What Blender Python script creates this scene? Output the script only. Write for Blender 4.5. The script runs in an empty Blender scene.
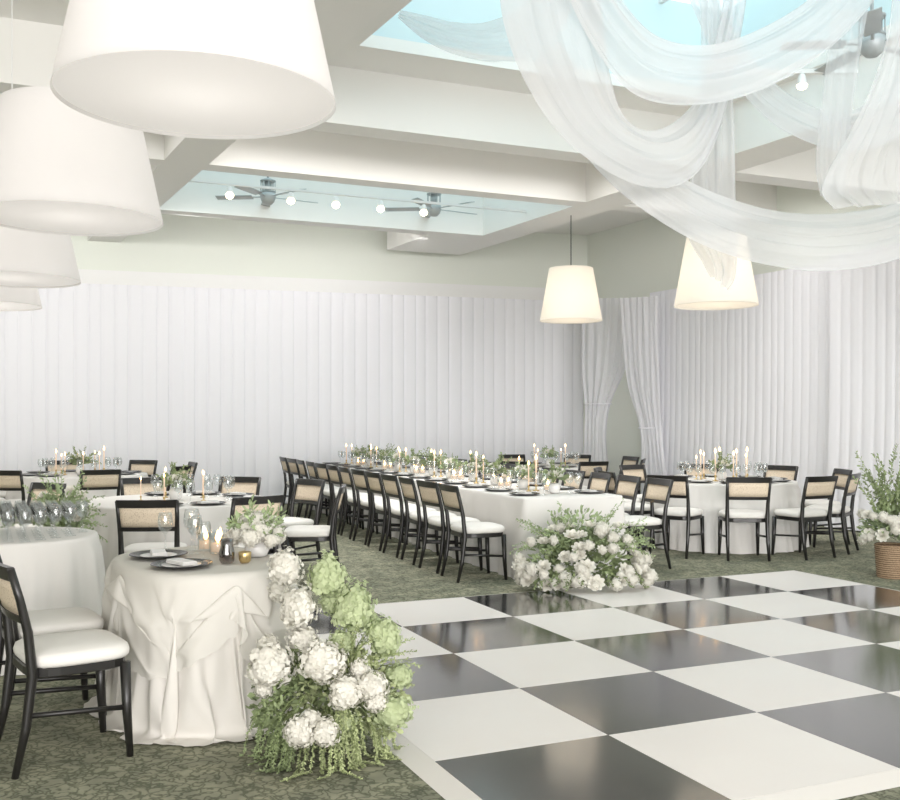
import bpy, math, random, time
from mathutils import Vector, Matrix, noise
random.seed(7)
F=996.0; HC=1.5; HY=418.0
sc=bpy.context.scene; COL=sc.collection
PI=math.pi
def P(px,py,d): return Vector(((px-450)/F*d, d, HC+(HY-py)/F*d))
TH=math.radians(28); TU=math.radians(23.5); CU=(math.cos(TU),math.sin(TU)); CV=(-math.sin(TH),math.cos(TH))
UVM=Matrix(((CU[0],CV[0],0,0),(CU[1],CV[1],0,0),(0,0,1,0),(0,0,0,1)))
def W(u,v,z=0): return Vector((CU[0]*u+CV[0]*v, CU[1]*u+CV[1]*v, z))
ORD=['first','second','third','fourth','fifth','sixth','seventh','eighth','ninth','tenth','eleventh','twelfth','thirteenth','fourteenth','fifteenth','sixteenth']
# ---------------------------------------------------------------- draped cloth of the small front table (relaxed once with the cloth solver, then kept as plain mesh)
def outline_ellipse(rx,ry,p=2.0,n=200):
    pts=[]
    for i in range(n):
        a=2*PI*i/n; c_,s_=math.cos(a),math.sin(a); k_=(abs(c_/rx)**p+abs(s_/ry)**p)**(-1/p); pts.append(Vector((c_*k_,s_*k_)))
    return pts
SRX,SRY,SPW=.38,.55,2.8
def sup(x,y,rx,ry,p): return abs(x/rx)**p+abs(y/ry)**p
def cloth_sheet(name,ext,step,z,p=2.4):
    rx,ry=SRX+ext,SRY+ext; nx=int(2*rx/step)+1; ny=int(2*ry/step)+1; idx={}; vs=[]; fs=[]
    for j in range(ny+1):
        for i in range(nx+1):
            x=-rx+i*step; y=-ry+j*step
            if sup(x,y,rx,ry,p)<=1: idx[(i,j)]=len(vs); vs.append((x,y,z+.002*noise.noise(Vector((x*3,y*3,1)))))
    for j in range(ny):
        for i in range(nx):
            k=[idx.get(q) for q in ((i,j),(i+1,j),(i+1,j+1),(i,j+1))]
            if None not in k: fs.append(k)
    used=set(a for f in fs for a in f); mp={}; v2=[]
    for a in sorted(used): mp[a]=len(v2); v2.append(vs[a])
    me=bpy.data.meshes.new(name); me.from_pydata(v2,[],[[mp[a] for a in f] for f in fs]); me.update()
    o=bpy.data.objects.new(name,me); COL.objects.link(o); return o
def collider(me_or_o,th=.004,fr=8):
    o=me_or_o; m=o.modifiers.new('col','COLLISION'); o.collision.thickness_outer=th; o.collision.thickness_inner=.02; o.collision.cloth_friction=fr; return o
def solve(o,frames,pin=None,bend=.12):
    m=o.modifiers.new('cloth','CLOTH'); s=m.settings; s.quality=5; s.mass=.18; s.air_damping=1.2
    s.tension_stiffness=12; s.compression_stiffness=12; s.shear_stiffness=3; s.bending_stiffness=bend
    c=m.collision_settings; c.use_collision=True; c.collision_quality=2; c.distance_min=.006; c.use_self_collision=False
    if pin: s.vertex_group_mass=pin; s.pin_stiffness=5
    m.point_cache.frame_start=1; m.point_cache.frame_end=frames
    for f in range(1,frames+1): sc.frame_set(f)
    dg=bpy.context.evaluated_depsgraph_get(); me=bpy.data.meshes.new_from_object(o.evaluated_get(dg)); return me
SIM=None
try:
    t0=time.time()
    n_=120; pt=outline_ellipse(SRX,SRY,SPW,n_); vs=[(0,0,.748)]; fs=[]
    lv=[(1.0,.748),(1.006,.742),(1.006,.70),(.99,.5),(.985,0.0)]
    for s_,z in lv: vs+=[(q.x*s_,q.y*s_,z) for q in pt]
    for i in range(n_): fs.append([0,1+i,1+(i+1)%n_])
    for k_ in range(len(lv)-1):
        for i in range(n_): a=1+k_*n_+i; b=1+k_*n_+(i+1)%n_; fs.append([a,a+n_,b+n_,b])
    me=bpy.data.meshes.new('c'); me.from_pydata(vs,[],fs); me.update(); body=bpy.data.objects.new('c',me); COL.objects.link(body); collider(body)
    me=bpy.data.meshes.new('g'); me.from_pydata([(-3,-3,0),(3,-3,0),(3,3,0),(-3,3,0)],[],[[0,1,2,3]]); gr=bpy.data.objects.new('g',me); COL.objects.link(gr); collider(gr)
    s1=cloth_sheet('s1',.88,.028,.775); base_me=solve(s1,60,None,.06)
    bpy.data.objects.remove(s1)
    bo=bpy.data.objects.new('b',base_me); COL.objects.link(bo); collider(bo,.003,4)
    sc.frame_set(1)
    s2=cloth_sheet('s2',.74,.026,.80,2.1)
    vg=s2.vertex_groups.new(name='pin'); s2.shape_key_add(name='Basis'); kb=s2.shape_key_add(name='lift')
    for ang,dist,zt in ((math.radians(190),.40,.735),(math.radians(268),.52,.72),(math.radians(335),.44,.735)):
        c_,q_=math.cos(ang),math.sin(ang); k_=sup(c_,q_,SRX,SRY,SPW)**(-1/SPW); rim=Vector((c_*k_,q_*k_)); d_=rim.normalized(); src=rim+d_*dist
        for v in s2.data.vertices:
            if (Vector((v.co.x,v.co.y))-src).length<.038:
                vg.add([v.index],1.0,'REPLACE'); off=Vector((v.co.x,v.co.y))-src
                kb.data[v.index].co=(rim.x+d_.x*.045+off.x*.5,rim.y+d_.y*.045+off.y*.5,zt+(off.x*d_.x+off.y*d_.y)*-.3)
    kb.value=0; kb.keyframe_insert('value',frame=5); kb.value=1; kb.keyframe_insert('value',frame=38)
    over_me=solve(s2,72,'pin',.06)
    bpy.data.objects.remove(s2)
    bpy.data.objects.remove(bo); bpy.data.objects.remove(body); bpy.data.objects.remove(gr)
    ok=True
    for m_ in (base_me,over_me):
        zs=[v.co.z for v in m_.vertices]; xs=[abs(v.co.x) for v in m_.vertices]
        print('SIM z',min(zs),max(zs),'x',max(xs),'t',time.time()-t0)
        if min(zs)<-.2 or max(zs)>1.1 or max(xs)>1.4: ok=False
    if ok: SIM=(base_me,over_me)
except Exception as ex:
    print('sim failed',ex)
sc.frame_set(1)
# ---------------------------------------------------------------- materials
def new_mat(name):
    m=bpy.data.materials.new(name); m.use_nodes=True
    nt=m.node_tree; b=nt.nodes['Principled BSDF']; return m,nt,b
def mat(name,c,rough=.6,metal=0,emit=None,es=0,noise=0,nscale=8,bump=0,bscale=60,spec=None,coat=0,sheen=0):
    m,nt,b=new_mat(name)
    b.inputs['Base Color'].default_value=(*c,1); b.inputs['Roughness'].default_value=rough; b.inputs['Metallic'].default_value=metal
    if spec is not None: b.inputs['Specular IOR Level'].default_value=spec
    if coat: b.inputs['Coat Weight'].default_value=coat
    if sheen: b.inputs['Sheen Weight'].default_value=sheen
    if emit: b.inputs['Emission Color'].default_value=(*emit,1); b.inputs['Emission Strength'].default_value=es
    if noise or bump:
        tc=nt.nodes.new('ShaderNodeTexCoord')
        if noise:
            n=nt.nodes.new('ShaderNodeTexNoise'); n.inputs['Scale'].default_value=nscale; n.inputs['Detail'].default_value=4
            nt.links.new(tc.outputs['Object'],n.inputs['Vector'])
            r=nt.nodes.new('ShaderNodeValToRGB'); r.color_ramp.elements[0].position=.3; r.color_ramp.elements[1].position=.7
            r.color_ramp.elements[0].color=(*[x*(1-noise) for x in c],1); r.color_ramp.elements[1].color=(*[min(1,x*(1+noise)) for x in c],1)
            nt.links.new(n.outputs['Fac'],r.inputs['Fac']); nt.links.new(r.outputs['Color'],b.inputs['Base Color'])
        if bump:
            n2=nt.nodes.new('ShaderNodeTexNoise'); n2.inputs['Scale'].default_value=bscale; nt.links.new(tc.outputs['Object'],n2.inputs['Vector'])
            bp=nt.nodes.new('ShaderNodeBump'); bp.inputs['Strength'].default_value=bump; bp.inputs['Distance'].default_value=.01
            nt.links.new(n2.outputs['Fac'],bp.inputs['Height']); nt.links.new(bp.outputs['Normal'],b.inputs['Normal'])
    return m
def cloth_mat(name,c,trans=.35,transp=0.0,emit=0,ec=(1,1,1)):
    m=bpy.data.materials.new(name); m.use_nodes=True; nt=m.node_tree
    for n in list(nt.nodes): nt.nodes.remove(n)
    out=nt.nodes.new('ShaderNodeOutputMaterial'); d=nt.nodes.new('ShaderNodeBsdfDiffuse'); t=nt.nodes.new('ShaderNodeBsdfTranslucent')
    d.inputs['Color'].default_value=(*c,1); t.inputs['Color'].default_value=(*c,1)
    tc=nt.nodes.new('ShaderNodeTexCoord'); n=nt.nodes.new('ShaderNodeTexNoise'); n.inputs['Scale'].default_value=220; bp=nt.nodes.new('ShaderNodeBump')
    bp.inputs['Strength'].default_value=.08; bp.inputs['Distance'].default_value=.004
    nt.links.new(tc.outputs['Object'],n.inputs['Vector']); nt.links.new(n.outputs['Fac'],bp.inputs['Height']); nt.links.new(bp.outputs['Normal'],d.inputs['Normal'])
    mx=nt.nodes.new('ShaderNodeMixShader'); mx.inputs[0].default_value=trans
    nt.links.new(d.outputs[0],mx.inputs[1]); nt.links.new(t.outputs[0],mx.inputs[2]); last=mx
    if transp:
        tr=nt.nodes.new('ShaderNodeBsdfTransparent'); m2=nt.nodes.new('ShaderNodeMixShader'); m2.inputs[0].default_value=transp
        nt.links.new(last.outputs[0],m2.inputs[1]); nt.links.new(tr.outputs[0],m2.inputs[2]); last=m2
    if emit:
        e=nt.nodes.new('ShaderNodeEmission'); e.inputs['Color'].default_value=(*ec,1); e.inputs['Strength'].default_value=emit
        ad=nt.nodes.new('ShaderNodeAddShader'); nt.links.new(last.outputs[0],ad.inputs[0]); nt.links.new(e.outputs[0],ad.inputs[1]); last=ad
    nt.links.new(last.outputs[0],out.inputs[0]); return m
def glass_mat(name,tint=(1,1,1),base=.12,k=.6):
    m=bpy.data.materials.new(name); m.use_nodes=True; nt=m.node_tree
    for n in list(nt.nodes): nt.nodes.remove(n)
    out=nt.nodes.new('ShaderNodeOutputMaterial'); tr=nt.nodes.new('ShaderNodeBsdfTransparent'); tr.inputs['Color'].default_value=(*tint,1)
    g=nt.nodes.new('ShaderNodeBsdfGlossy'); g.inputs['Roughness'].default_value=.05
    lw=nt.nodes.new('ShaderNodeLayerWeight'); lw.inputs['Blend'].default_value=.35
    ma=nt.nodes.new('ShaderNodeMath'); ma.operation='MULTIPLY_ADD'; ma.inputs[1].default_value=k; ma.inputs[2].default_value=base
    nt.links.new(lw.outputs['Facing'],ma.inputs[0]); mx=nt.nodes.new('ShaderNodeMixShader')
    nt.links.new(ma.outputs[0],mx.inputs[0]); nt.links.new(tr.outputs[0],mx.inputs[1]); nt.links.new(g.outputs[0],mx.inputs[2]); nt.links.new(mx.outputs[0],out.inputs[0]); return m
M={}
M['ceil']=mat('ceiling_paint',(.92,.91,.88),.8)
M['beam']=mat('beam_paint',(.93,.92,.89),.75)
M['wall']=mat('wall_paint',(.84,.87,.80),.85)
M['white']=mat('white_paint',(.90,.90,.89),.6)
M['aqua']=mat('aqua_well_paint',(.71,.86,.89),.7)
M['sky']=mat('skylight_glazing',(.6,.8,.85),.3,emit=(.82,.96,1.0),es=1.1)
M['black']=mat('black_lacquered_wood',(.014,.013,.012),.35,coat=.2)
M['cushion']=mat('ivory_cushion',(.79,.77,.73),.85,bump=.1)
M['shade']=cloth_mat('lampshade_fabric',(.80,.78,.77),.40,0,.08,(1,.97,.94))
M['diff']=cloth_mat('lamp_diffuser',(.82,.81,.80),.50,0,.22,(1,.97,.94))
M['shade_far']=cloth_mat('lampshade_fabric_warm',(.82,.79,.74),.45,0,.16,(1,.91,.78))
M['metal']=mat('grey_metal',(.50,.53,.54),.45,metal=.3)
M['dark']=mat('dark_metal',(.05,.05,.05),.4,metal=.5)
M['bulb']=mat('bulb_glow',(1,.9,.7),.4,emit=(1,.80,.52),es=6)
M['flame']=mat('candle_flame',(1,.8,.4),.5,emit=(1,.55,.2),es=13)
M['wax']=mat('candle_wax',(.80,.66,.55),.5,emit=(1,.62,.32),es=.22)
M['gold']=mat('brass',(.6,.45,.22),.3,metal=.9)
M['plate']=mat('black_plate',(.02,.02,.022),.25)
M['china']=mat('white_china',(.80,.79,.77),.25)
M['cloth']=cloth_mat('ivory_table_linen',(.82,.80,.77),.08)
M['chiffon']=cloth_mat('ivory_chiffon',(.84,.81,.76),.12)
M['sheerover']=cloth_mat('sheer_ivory_overlay',(.87,.85,.80),.28,.14)
M['drape']=cloth_mat('white_wall_drapery',(.93,.93,.97),.0)
M['sheer']=cloth_mat('white_sheer_drapery',(.92,.92,.96),.03)
M['sheer2']=cloth_mat('white_sheer_curtain',(.92,.92,.95),.30,.12)
M['swag']=cloth_mat('white_sheer_swag',(.81,.81,.82),.45,.32)
M['swag_thin']=cloth_mat('thin_sheer_swag',(.81,.81,.82),.45,.46)
M['glass']=glass_mat('clear_glass',(.98,.99,.99),.07,.38)
M['smoke']=glass_mat('smoked_glass',(.45,.40,.38),.15)
M['leaf']=mat('leaf_green',(.26,.32,.16),.65,noise=.35,nscale=9)
M['leaf2']=mat('leaf_yellow_green',(.41,.46,.24),.7,noise=.3,nscale=9)
M['leaf3']=mat('leaf_sage',(.34,.42,.23),.7,noise=.3,nscale=9)
M['hyd']=cloth_mat('white_petals',(.88,.86,.79),.25)
M['hydg']=cloth_mat('lime_petals',(.62,.69,.44),.3)
M['stem']=mat('stem',(.24,.3,.12),.7)
m,nt,b=new_mat('wicker'); M['basket']=m
tc=nt.nodes.new('ShaderNodeTexCoord'); wv=nt.nodes.new('ShaderNodeTexWave'); wv.bands_direction='Z'; wv.inputs['Scale'].default_value=16; wv.inputs['Distortion'].default_value=2.5; wv.inputs['Detail Scale'].default_value=6
nt.links.new(tc.outputs['Object'],wv.inputs['Vector']); r=nt.nodes.new('ShaderNodeValToRGB'); r.color_ramp.elements[0].color=(.13,.08,.045,1); r.color_ramp.elements[1].color=(.42,.30,.19,1)
nt.links.new(wv.outputs['Fac'],r.inputs['Fac']); nt.links.new(r.outputs['Color'],b.inputs['Base Color']); b.inputs['Roughness'].default_value=.8
# carpet
m,nt,b=new_mat('patterned_olive_carpet'); M['carpet']=m
tc=nt.nodes.new('ShaderNodeTexCoord'); nz=nt.nodes.new('ShaderNodeTexNoise'); nz.inputs['Scale'].default_value=9; nz.inputs['Detail'].default_value=3
nt.links.new(tc.outputs['Object'],nz.inputs['Vector'])
vm=nt.nodes.new('ShaderNodeVectorMath'); vm.operation='MULTIPLY_ADD'; vm.inputs[1].default_value=(.3,.3,.3)
nt.links.new(nz.outputs['Color'],vm.inputs[0]); nt.links.new(tc.outputs['Object'],vm.inputs[2])
vo=nt.nodes.new('ShaderNodeTexVoronoi'); vo.feature='DISTANCE_TO_EDGE'; vo.inputs['Scale'].default_value=13; nt.links.new(vm.outputs[0],vo.inputs['Vector'])
r=nt.nodes.new('ShaderNodeValToRGB'); r.color_ramp.elements[0].position=.02; r.color_ramp.elements[0].color=(.155,.16,.118,1); r.color_ramp.elements[1].position=.16; r.color_ramp.elements[1].color=(.32,.317,.245,1)
nt.links.new(vo.outputs['Distance'],r.inputs['Fac'])
n2=nt.nodes.new('ShaderNodeTexNoise'); n2.inputs['Scale'].default_value=5; n2.inputs['Detail'].default_value=6; nt.links.new(tc.outputs['Object'],n2.inputs['Vector'])
r2=nt.nodes.new('ShaderNodeValToRGB'); r2.color_ramp.elements[0].position=.38; r2.color_ramp.elements[0].color=(.76,.78,.76,1); r2.color_ramp.elements[1].position=.62; r2.color_ramp.elements[1].color=(1.1,1.1,1.05,1)
nt.links.new(n2.outputs['Fac'],r2.inputs['Fac'])
mm=nt.nodes.new('ShaderNodeMix'); mm.data_type='RGBA'; mm.blend_type='MULTIPLY'; mm.inputs['Factor'].default_value=1
nt.links.new(r.outputs['Color'],mm.inputs['A']); nt.links.new(r2.outputs['Color'],mm.inputs['B']); nt.links.new(mm.outputs['Result'],b.inputs['Base Color']); b.inputs['Roughness'].default_value=.95
b.inputs['Specular IOR Level'].default_value=.1
# dance floor
def tile_mat(name,c,c2,rough):
    m,nt,b=new_mat(name); tc=nt.nodes.new('ShaderNodeTexCoord'); n=nt.nodes.new('ShaderNodeTexNoise'); n.inputs['Scale'].default_value=1.6; n.inputs['Detail'].default_value=3
    nt.links.new(tc.outputs['Object'],n.inputs['Vector']); r=nt.nodes.new('ShaderNodeValToRGB'); r.color_ramp.elements[0].position=.35; r.color_ramp.elements[0].color=(*c,1); r.color_ramp.elements[1].position=.75; r.color_ramp.elements[1].color=(*c2,1)
    nt.links.new(n.outputs['Fac'],r.inputs['Fac']); nt.links.new(r.outputs['Color'],b.inputs['Base Color'])
    r3=nt.nodes.new('ShaderNodeMapRange'); r3.inputs['To Min'].default_value=rough*.7; r3.inputs['To Max'].default_value=rough*1.5
    nt.links.new(n.outputs['Fac'],r3.inputs['Value']); nt.links.new(r3.outputs['Result'],b.inputs['Roughness']); return m
M['tile_w']=tile_mat('white_dance_tile',(.90,.85,.82),(.92,.88,.85),.32)
M['tile_b']=tile_mat('black_dance_tile',(.020,.021,.023),(.030,.031,.033),.10)
M['tile_b'].node_tree.nodes['Principled BSDF'].inputs['Specular IOR Level'].default_value=1.0
M['tile_b'].node_tree.nodes['Principled BSDF'].inputs['Coat Weight'].default_value=.9
M['tile_b'].node_tree.nodes['Principled BSDF'].inputs['Coat Roughness'].default_value=.14
M['ramp']=mat('aluminium_edge',(.80,.76,.72),.45)
# cane
m,nt,b=new_mat('woven_cane'); M['cane']=m
tc=nt.nodes.new('ShaderNodeTexCoord'); ck=nt.nodes.new('ShaderNodeTexVoronoi'); ck.inputs['Scale'].default_value=90; nt.links.new(tc.outputs['Object'],ck.inputs['Vector'])
r=nt.nodes.new('ShaderNodeValToRGB'); r.color_ramp.elements[0].position=.1; r.color_ramp.elements[0].color=(.48,.36,.25,1); r.color_ramp.elements[1].position=.4; r.color_ramp.elements[1].color=(.80,.68,.53,1)
nt.links.new(ck.outputs['Distance'],r.inputs['Fac']); nt.links.new(r.outputs['Color'],b.inputs['Base Color']); b.inputs['Roughness'].default_value=.6
# ---------------------------------------------------------------- mesh builder
class MB:
    def __init__(s): s.v=[]; s.f=[]; s.m=[]; s.cm=0
    def face(s,idx): s.f.append(idx); s.m.append(s.cm)
    def box(s,x0,x1,y0,y1,z0,z1,mtx=None):
        b=len(s.v)
        for z in (z0,z1):
            for x,y in ((x0,y0),(x1,y0),(x1,y1),(x0,y1)):
                p=Vector((x,y,z)); s.v.append(mtx@p if mtx else p)
        for q in ((3,2,1,0),(4,5,6,7),(0,1,5,4),(1,2,6,5),(2,3,7,6),(3,0,4,7)): s.face([b+i for i in q])
        return s
    def grid(s,fn,nu,nv,close=False):
        b=len(s.v); cu=nu if close else nu+1
        for j in range(nv+1):
            for i in range(cu): s.v.append(Vector(fn(i/nu,j/nv)))
        for j in range(nv):
            for i in range(nu):
                a=b+j*cu+i; c=b+j*cu+(i+1)%cu; s.face([a,c,c+cu,a+cu])
        return s
    def lathe(s,prof,n=20,c=(0,0,0)):
        b=len(s.v)
        for r,z in prof:
            for i in range(n): a=2*PI*i/n; s.v.append(Vector((c[0]+r*math.cos(a),c[1]+r*math.sin(a),c[2]+z)))
        for j in range(len(prof)-1):
            for i in range(n): a=b+j*n+i; c2=b+j*n+(i+1)%n; s.face([a,c2,c2+n,a+n])
        if prof[0][0]>1e-4: s.face([b+i for i in range(n)][::-1]) if s.__dict__.get('cap',True) else None
        k=b+(len(prof)-1)*n
        if prof[-1][0]>1e-4 and s.__dict__.get('cap',True): s.face([k+i for i in range(n)])
        return s
    def tube(s,pts,rad,n=8,cap=True,sq=None):
        pts=[Vector(p) for p in pts]; b=len(s.v); m=len(pts)
        rad=rad if isinstance(rad,(list,tuple)) else [rad]*m
        up=Vector((0,0,1))
        for k,p in enumerate(pts):
            d=(pts[min(k+1,m-1)]-pts[max(k-1,0)]).normalized()
            x=d.cross(up)
            if x.length<.2: x=d.cross(Vector((1,0,0)))
            if k and x.dot(px_)<0: x=-x
            x.normalize(); y=d.cross(x).normalized(); px_=x
            for i in range(n):
                a=2*PI*i/n+(PI/4 if n==4 else 0); s.v.append(p+(x*math.cos(a)+y*math.sin(a))*rad[k])
        for k in range(m-1):
            for i in range(n): a=b+k*n+i; c=b+k*n+(i+1)%n; s.face([a,c,c+n,a+n])
        if cap: s.face([b+i for i in range(n)][::-1]); s.face([b+(m-1)*n+i for i in range(n)])
        return s
    def leaf(s,p,d,l,w,side=None):
        p=Vector(p); d=Vector(d).normalized()
        sd=side or d.cross(Vector((random.uniform(-1,1),random.uniform(-1,1),random.uniform(-1,1)))); 
        if sd.length<.05: sd=d.cross(Vector((1,0,.3)))
        sd=sd.normalized(); nn=d.cross(sd).normalized(); b=len(s.v)
        s.v+= [p,p+d*l*.3+sd*w*.42+nn*w*.1,p+d*l*.68+sd*w*.42+nn*w*.1,p+d*l-nn*w*.15,p+d*l*.68-sd*w*.42+nn*w*.1,p+d*l*.3-sd*w*.42+nn*w*.1]
        s.face([b,b+1,b+2,b+3]); s.face([b+3,b+4,b+5,b])
    def build(s,name,mats,parent=None,smooth=True,solid=0,bevel=0,sub=0):
        me=bpy.data.meshes.new(name); me.from_pydata([tuple(v) for v in s.v],[],s.f)
        if not isinstance(mats,(list,tuple)): mats=[mats]
        for q in mats: me.materials.append(q)
        for i,pl in enumerate(me.polygons): pl.use_smooth=smooth; pl.material_index=s.m[i] if len(mats)>1 else 0
        me.update()
        o=bpy.data.objects.new(name,me); COL.objects.link(o)
        if parent: o.parent=parent
        if bevel: q=o.modifiers.new('b','BEVEL'); q.width=bevel; q.segments=2; q.limit_method='ANGLE'
        if sub: q=o.modifiers.new('s','SUBSURF'); q.levels=sub; q.render_levels=sub
        if solid: q=o.modifiers.new('t','SOLIDIFY'); q.thickness=solid
        return o
def setp(o,label,cat,group=None,kind=None):
    o['label']=label; o['category']=cat
    if group: o['group']=group
    if kind: o['kind']=kind
    return o
def empty(name,loc=(0,0,0),rz=0,label='',cat='',group=None):
    o=bpy.data.objects.new(name,None); COL.objects.link(o); o.empty_display_size=.1; o.location=loc; o.rotation_euler=(0,0,rz)
    setp(o,label,cat,group); return o
def dup(root,loc,rz=0,label=None,group=None,scale=None):
    r=root.copy(); COL.objects.link(r); r.location=loc; r.rotation_euler=(0,0,rz)
    if scale: r.scale=(scale,)*3
    if label: r['label']=label
    if group: r['group']=group
    for ch in list(root.children):
        c=ch.copy(); COL.objects.link(c); c.parent=r
        for g in list(ch.children):
            d=g.copy(); COL.objects.link(d); d.parent=c
    return r
class Proto:   # first placement uses the source object itself
    def __init__(s,root): s.root=root; s.used=False
    def put(s,loc,rz=0,label=None,group=None,scale=None):
        if not s.used:
            s.used=True; s.root.location=loc; s.root.rotation_euler=(0,0,rz)
            if scale: s.root.scale=(scale,)*3
            if label: s.root['label']=label
            if group: s.root['group']=group
            return s.root
        return dup(s.root,loc,rz,label,group,scale)
def structure(o): o['kind']='structure'; return o
# ---------------------------------------------------------------- room
def uvbox(mb,u0,u1,v0,v1,z0,z1):
    mb.box(u0,u1,v0,v1,z0,z1,UVM); return mb
UL,UR=-6.0,11.3; VN,VF=-5.0,20.5
fl=MB(); uvbox(fl,UL-.2,UR+.2,VN,VF,-.1,0); structure(fl.build('floor',M['carpet'],smooth=False))
S1=(2.95,8.0,12.0,14.5); S2=(3.65,7.9,2.8,8.95)
c=MB(); ZC=5.0
for (u0,u1,v0,v1) in [(UL-.2,UR+.2,VN,S2[2]),(UL-.2,S2[0],S2[2],S2[3]),(S2[1],UR+.2,S2[2],S2[3]),(UL-.2,UR+.2,S2[3],S1[2]),(UL-.2,S1[0],S1[2],S1[3]),(S1[1],UR+.2,S1[2],S1[3]),(UL-.2,UR+.2,S1[3],VF)]:
    uvbox(c,u0,u1,v0,v1,ZC,ZC+.12)
structure(c.build('ceiling',M['ceil'],smooth=False))
ZB=4.43
k=0
def trim(u0,u1,v0,v1,z0,z1,m='beam'):
    global k; k+=1
    structure(uvbox(MB(),u0,u1,v0,v1,z0,z1).build('trim_%d'%k,M[m],smooth=False))
trim(2.45,2.95,VN,17.6,ZB,ZC)
trim(8.0,8.6,VN,14.8,ZB,ZC)
for (u0,u1) in ((UL,2.45),(2.95,8.0),(8.6,UR)):
    trim(u0,u1,9.56,9.9,ZB,ZC); trim(u0,u1,11.7,12.0,ZB,ZC)
trim(2.95,8.0,14.5,14.8,ZB,ZC)
trim(7.2,8.6,14.8,16.4,ZB,ZC)
# skylight wells and glazing
n=0
for (u0,u1,v0,v1),zb in ((S1,ZC+.12),(S2,ZC+.12)):
    n+=1; t=.08
    w=MB(); uvbox(w,u0-t,u0,v0-t,v1+t,zb,6.1); uvbox(w,u1,u1+t,v0-t,v1+t,zb,6.1); uvbox(w,u0,u1,v0-t,v0,zb,6.1); uvbox(w,u0,u1,v1,v1+t,zb,6.1)
    wf=structure(w.build('wall_skylight_%d'%n,M['aqua'],smooth=False))
    g=structure(uvbox(MB(),u0,u1,v0,v1,6.02,6.08).build('window_%d'%n,M['sky'],smooth=False))
    fr=MB()
    for q in range(1,5): uu=u0+(u1-u0)*q/5; uvbox(fr,uu-.03,uu+.03,v0,v1,5.96,6.02)
    fr.build('window_frame',M['white'],g,smooth=False)
# walls
def line_wall(name,p0,p1,off,thick,z0,z1,m):
    p0=Vector(p0); p1=Vector(p1); d=(p1-p0).normalized(); nrm=Vector((-d.y,d.x))
    a=math.atan2(d.y,d.x); o=p0+nrm*off
    mt=Matrix.Translation((o.x,o.y,0))@Matrix.Rotation(a,4,'Z')
    return MB().box(0,(p1-p0).length,0,thick,z0,z1,mt).build(name,M[m],smooth=False)
BA=Vector((-14.4,13.99)); BB=Vector((2.75,19.09))
structure(line_wall('wall_back',BA,BB,0,.2,0,ZC,'wall'))
structure(uvbox(MB(),UR,UR+.2,VN,16.6,0,ZC).build('wall_right',M['wall'],smooth=False))
structure(uvbox(MB(),UL-.2,UL,VN,19.0,0,ZC).build('wall_left',M['wall'],smooth=False))
structure(line_wall('trim_20',BA,BB-(BB-BA).normalized()*.05,-.06,.06,3.69,3.95,'white'))
# wall drapery
bd=(BB-BA).normalized(); bn=Vector((bd.y,-bd.x))
L=(Vector((2.53,19.02))-BA).length
rp=[random.uniform(.85,1.15) for _ in range(260)]
cum=[0]
while cum[-1]<L: cum.append(cum[-1]+.21*rp[len(cum)])
samples=[]
TT=((0,-.016),(.06,-.003),(.3,.004),(.9,.004),(.97,-.003))
for i in range(len(cum)-1):
    for t,o_ in TT: samples.append((cum[i]+(cum[i+1]-cum[i])*t,o_*(1+.3*math.sin(i*2.1)),i))
samples=[s_ for s_ in samples if s_[0]<=L]
ns=len(samples)-1
def fdr(a,b_):
    s_,off,i=samples[int(round(a*ns))]; z=.02+3.69*b_
    p=BA+bd*s_+bn*(.12+off); return (p.x,p.y,z)
o=MB().grid(fdr,ns,2).build('wall_drapery',M['drape'],smooth=True); setp(o,'long white pleated drapery covering the back wall behind the tables','drapery')
def right_drape(v0,v1,off,amp,top,sd,wid):
    rnd=random.Random(sd); cs=[v0]
    while cs[-1]<v1: cs.append(cs[-1]+wid*rnd.uniform(.8,1.2))
    sm_=[]
    for i in range(len(cs)-1):
        for t,o_ in ((0,-.3),(.1,.1),(.35,.3),(.65,.3),(.9,.1)): sm_.append((cs[i]+(cs[i+1]-cs[i])*t,o_*amp*rnd.uniform(.8,1.1),i))
    sm_=[q for q in sm_ if q[0]<=v1]; n_=len(sm_)-1
    def fn(a,b_):
        v,o_,i=sm_[int(round(a*n_))]; z=.02+(top-.02)*b_
        return W(UR-off-o_*(1.25-.5*b_)-.1*(1-b_)**4,v,z)
    return MB().grid(fn,n_,7)
o=right_drape(10.2,14.45,.14,.016,3.66,1,.15).build('wall_drapery',M['sheer']); setp(o,'white sheer drapery on the right wall behind the round table','drapery')
o=right_drape(4.6,10.45,.30,.022,3.72,5,.17).build('wall_drapery',M['sheer']); setp(o,'white sheer drapery at the right edge behind the basket of flowers','drapery')
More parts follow.
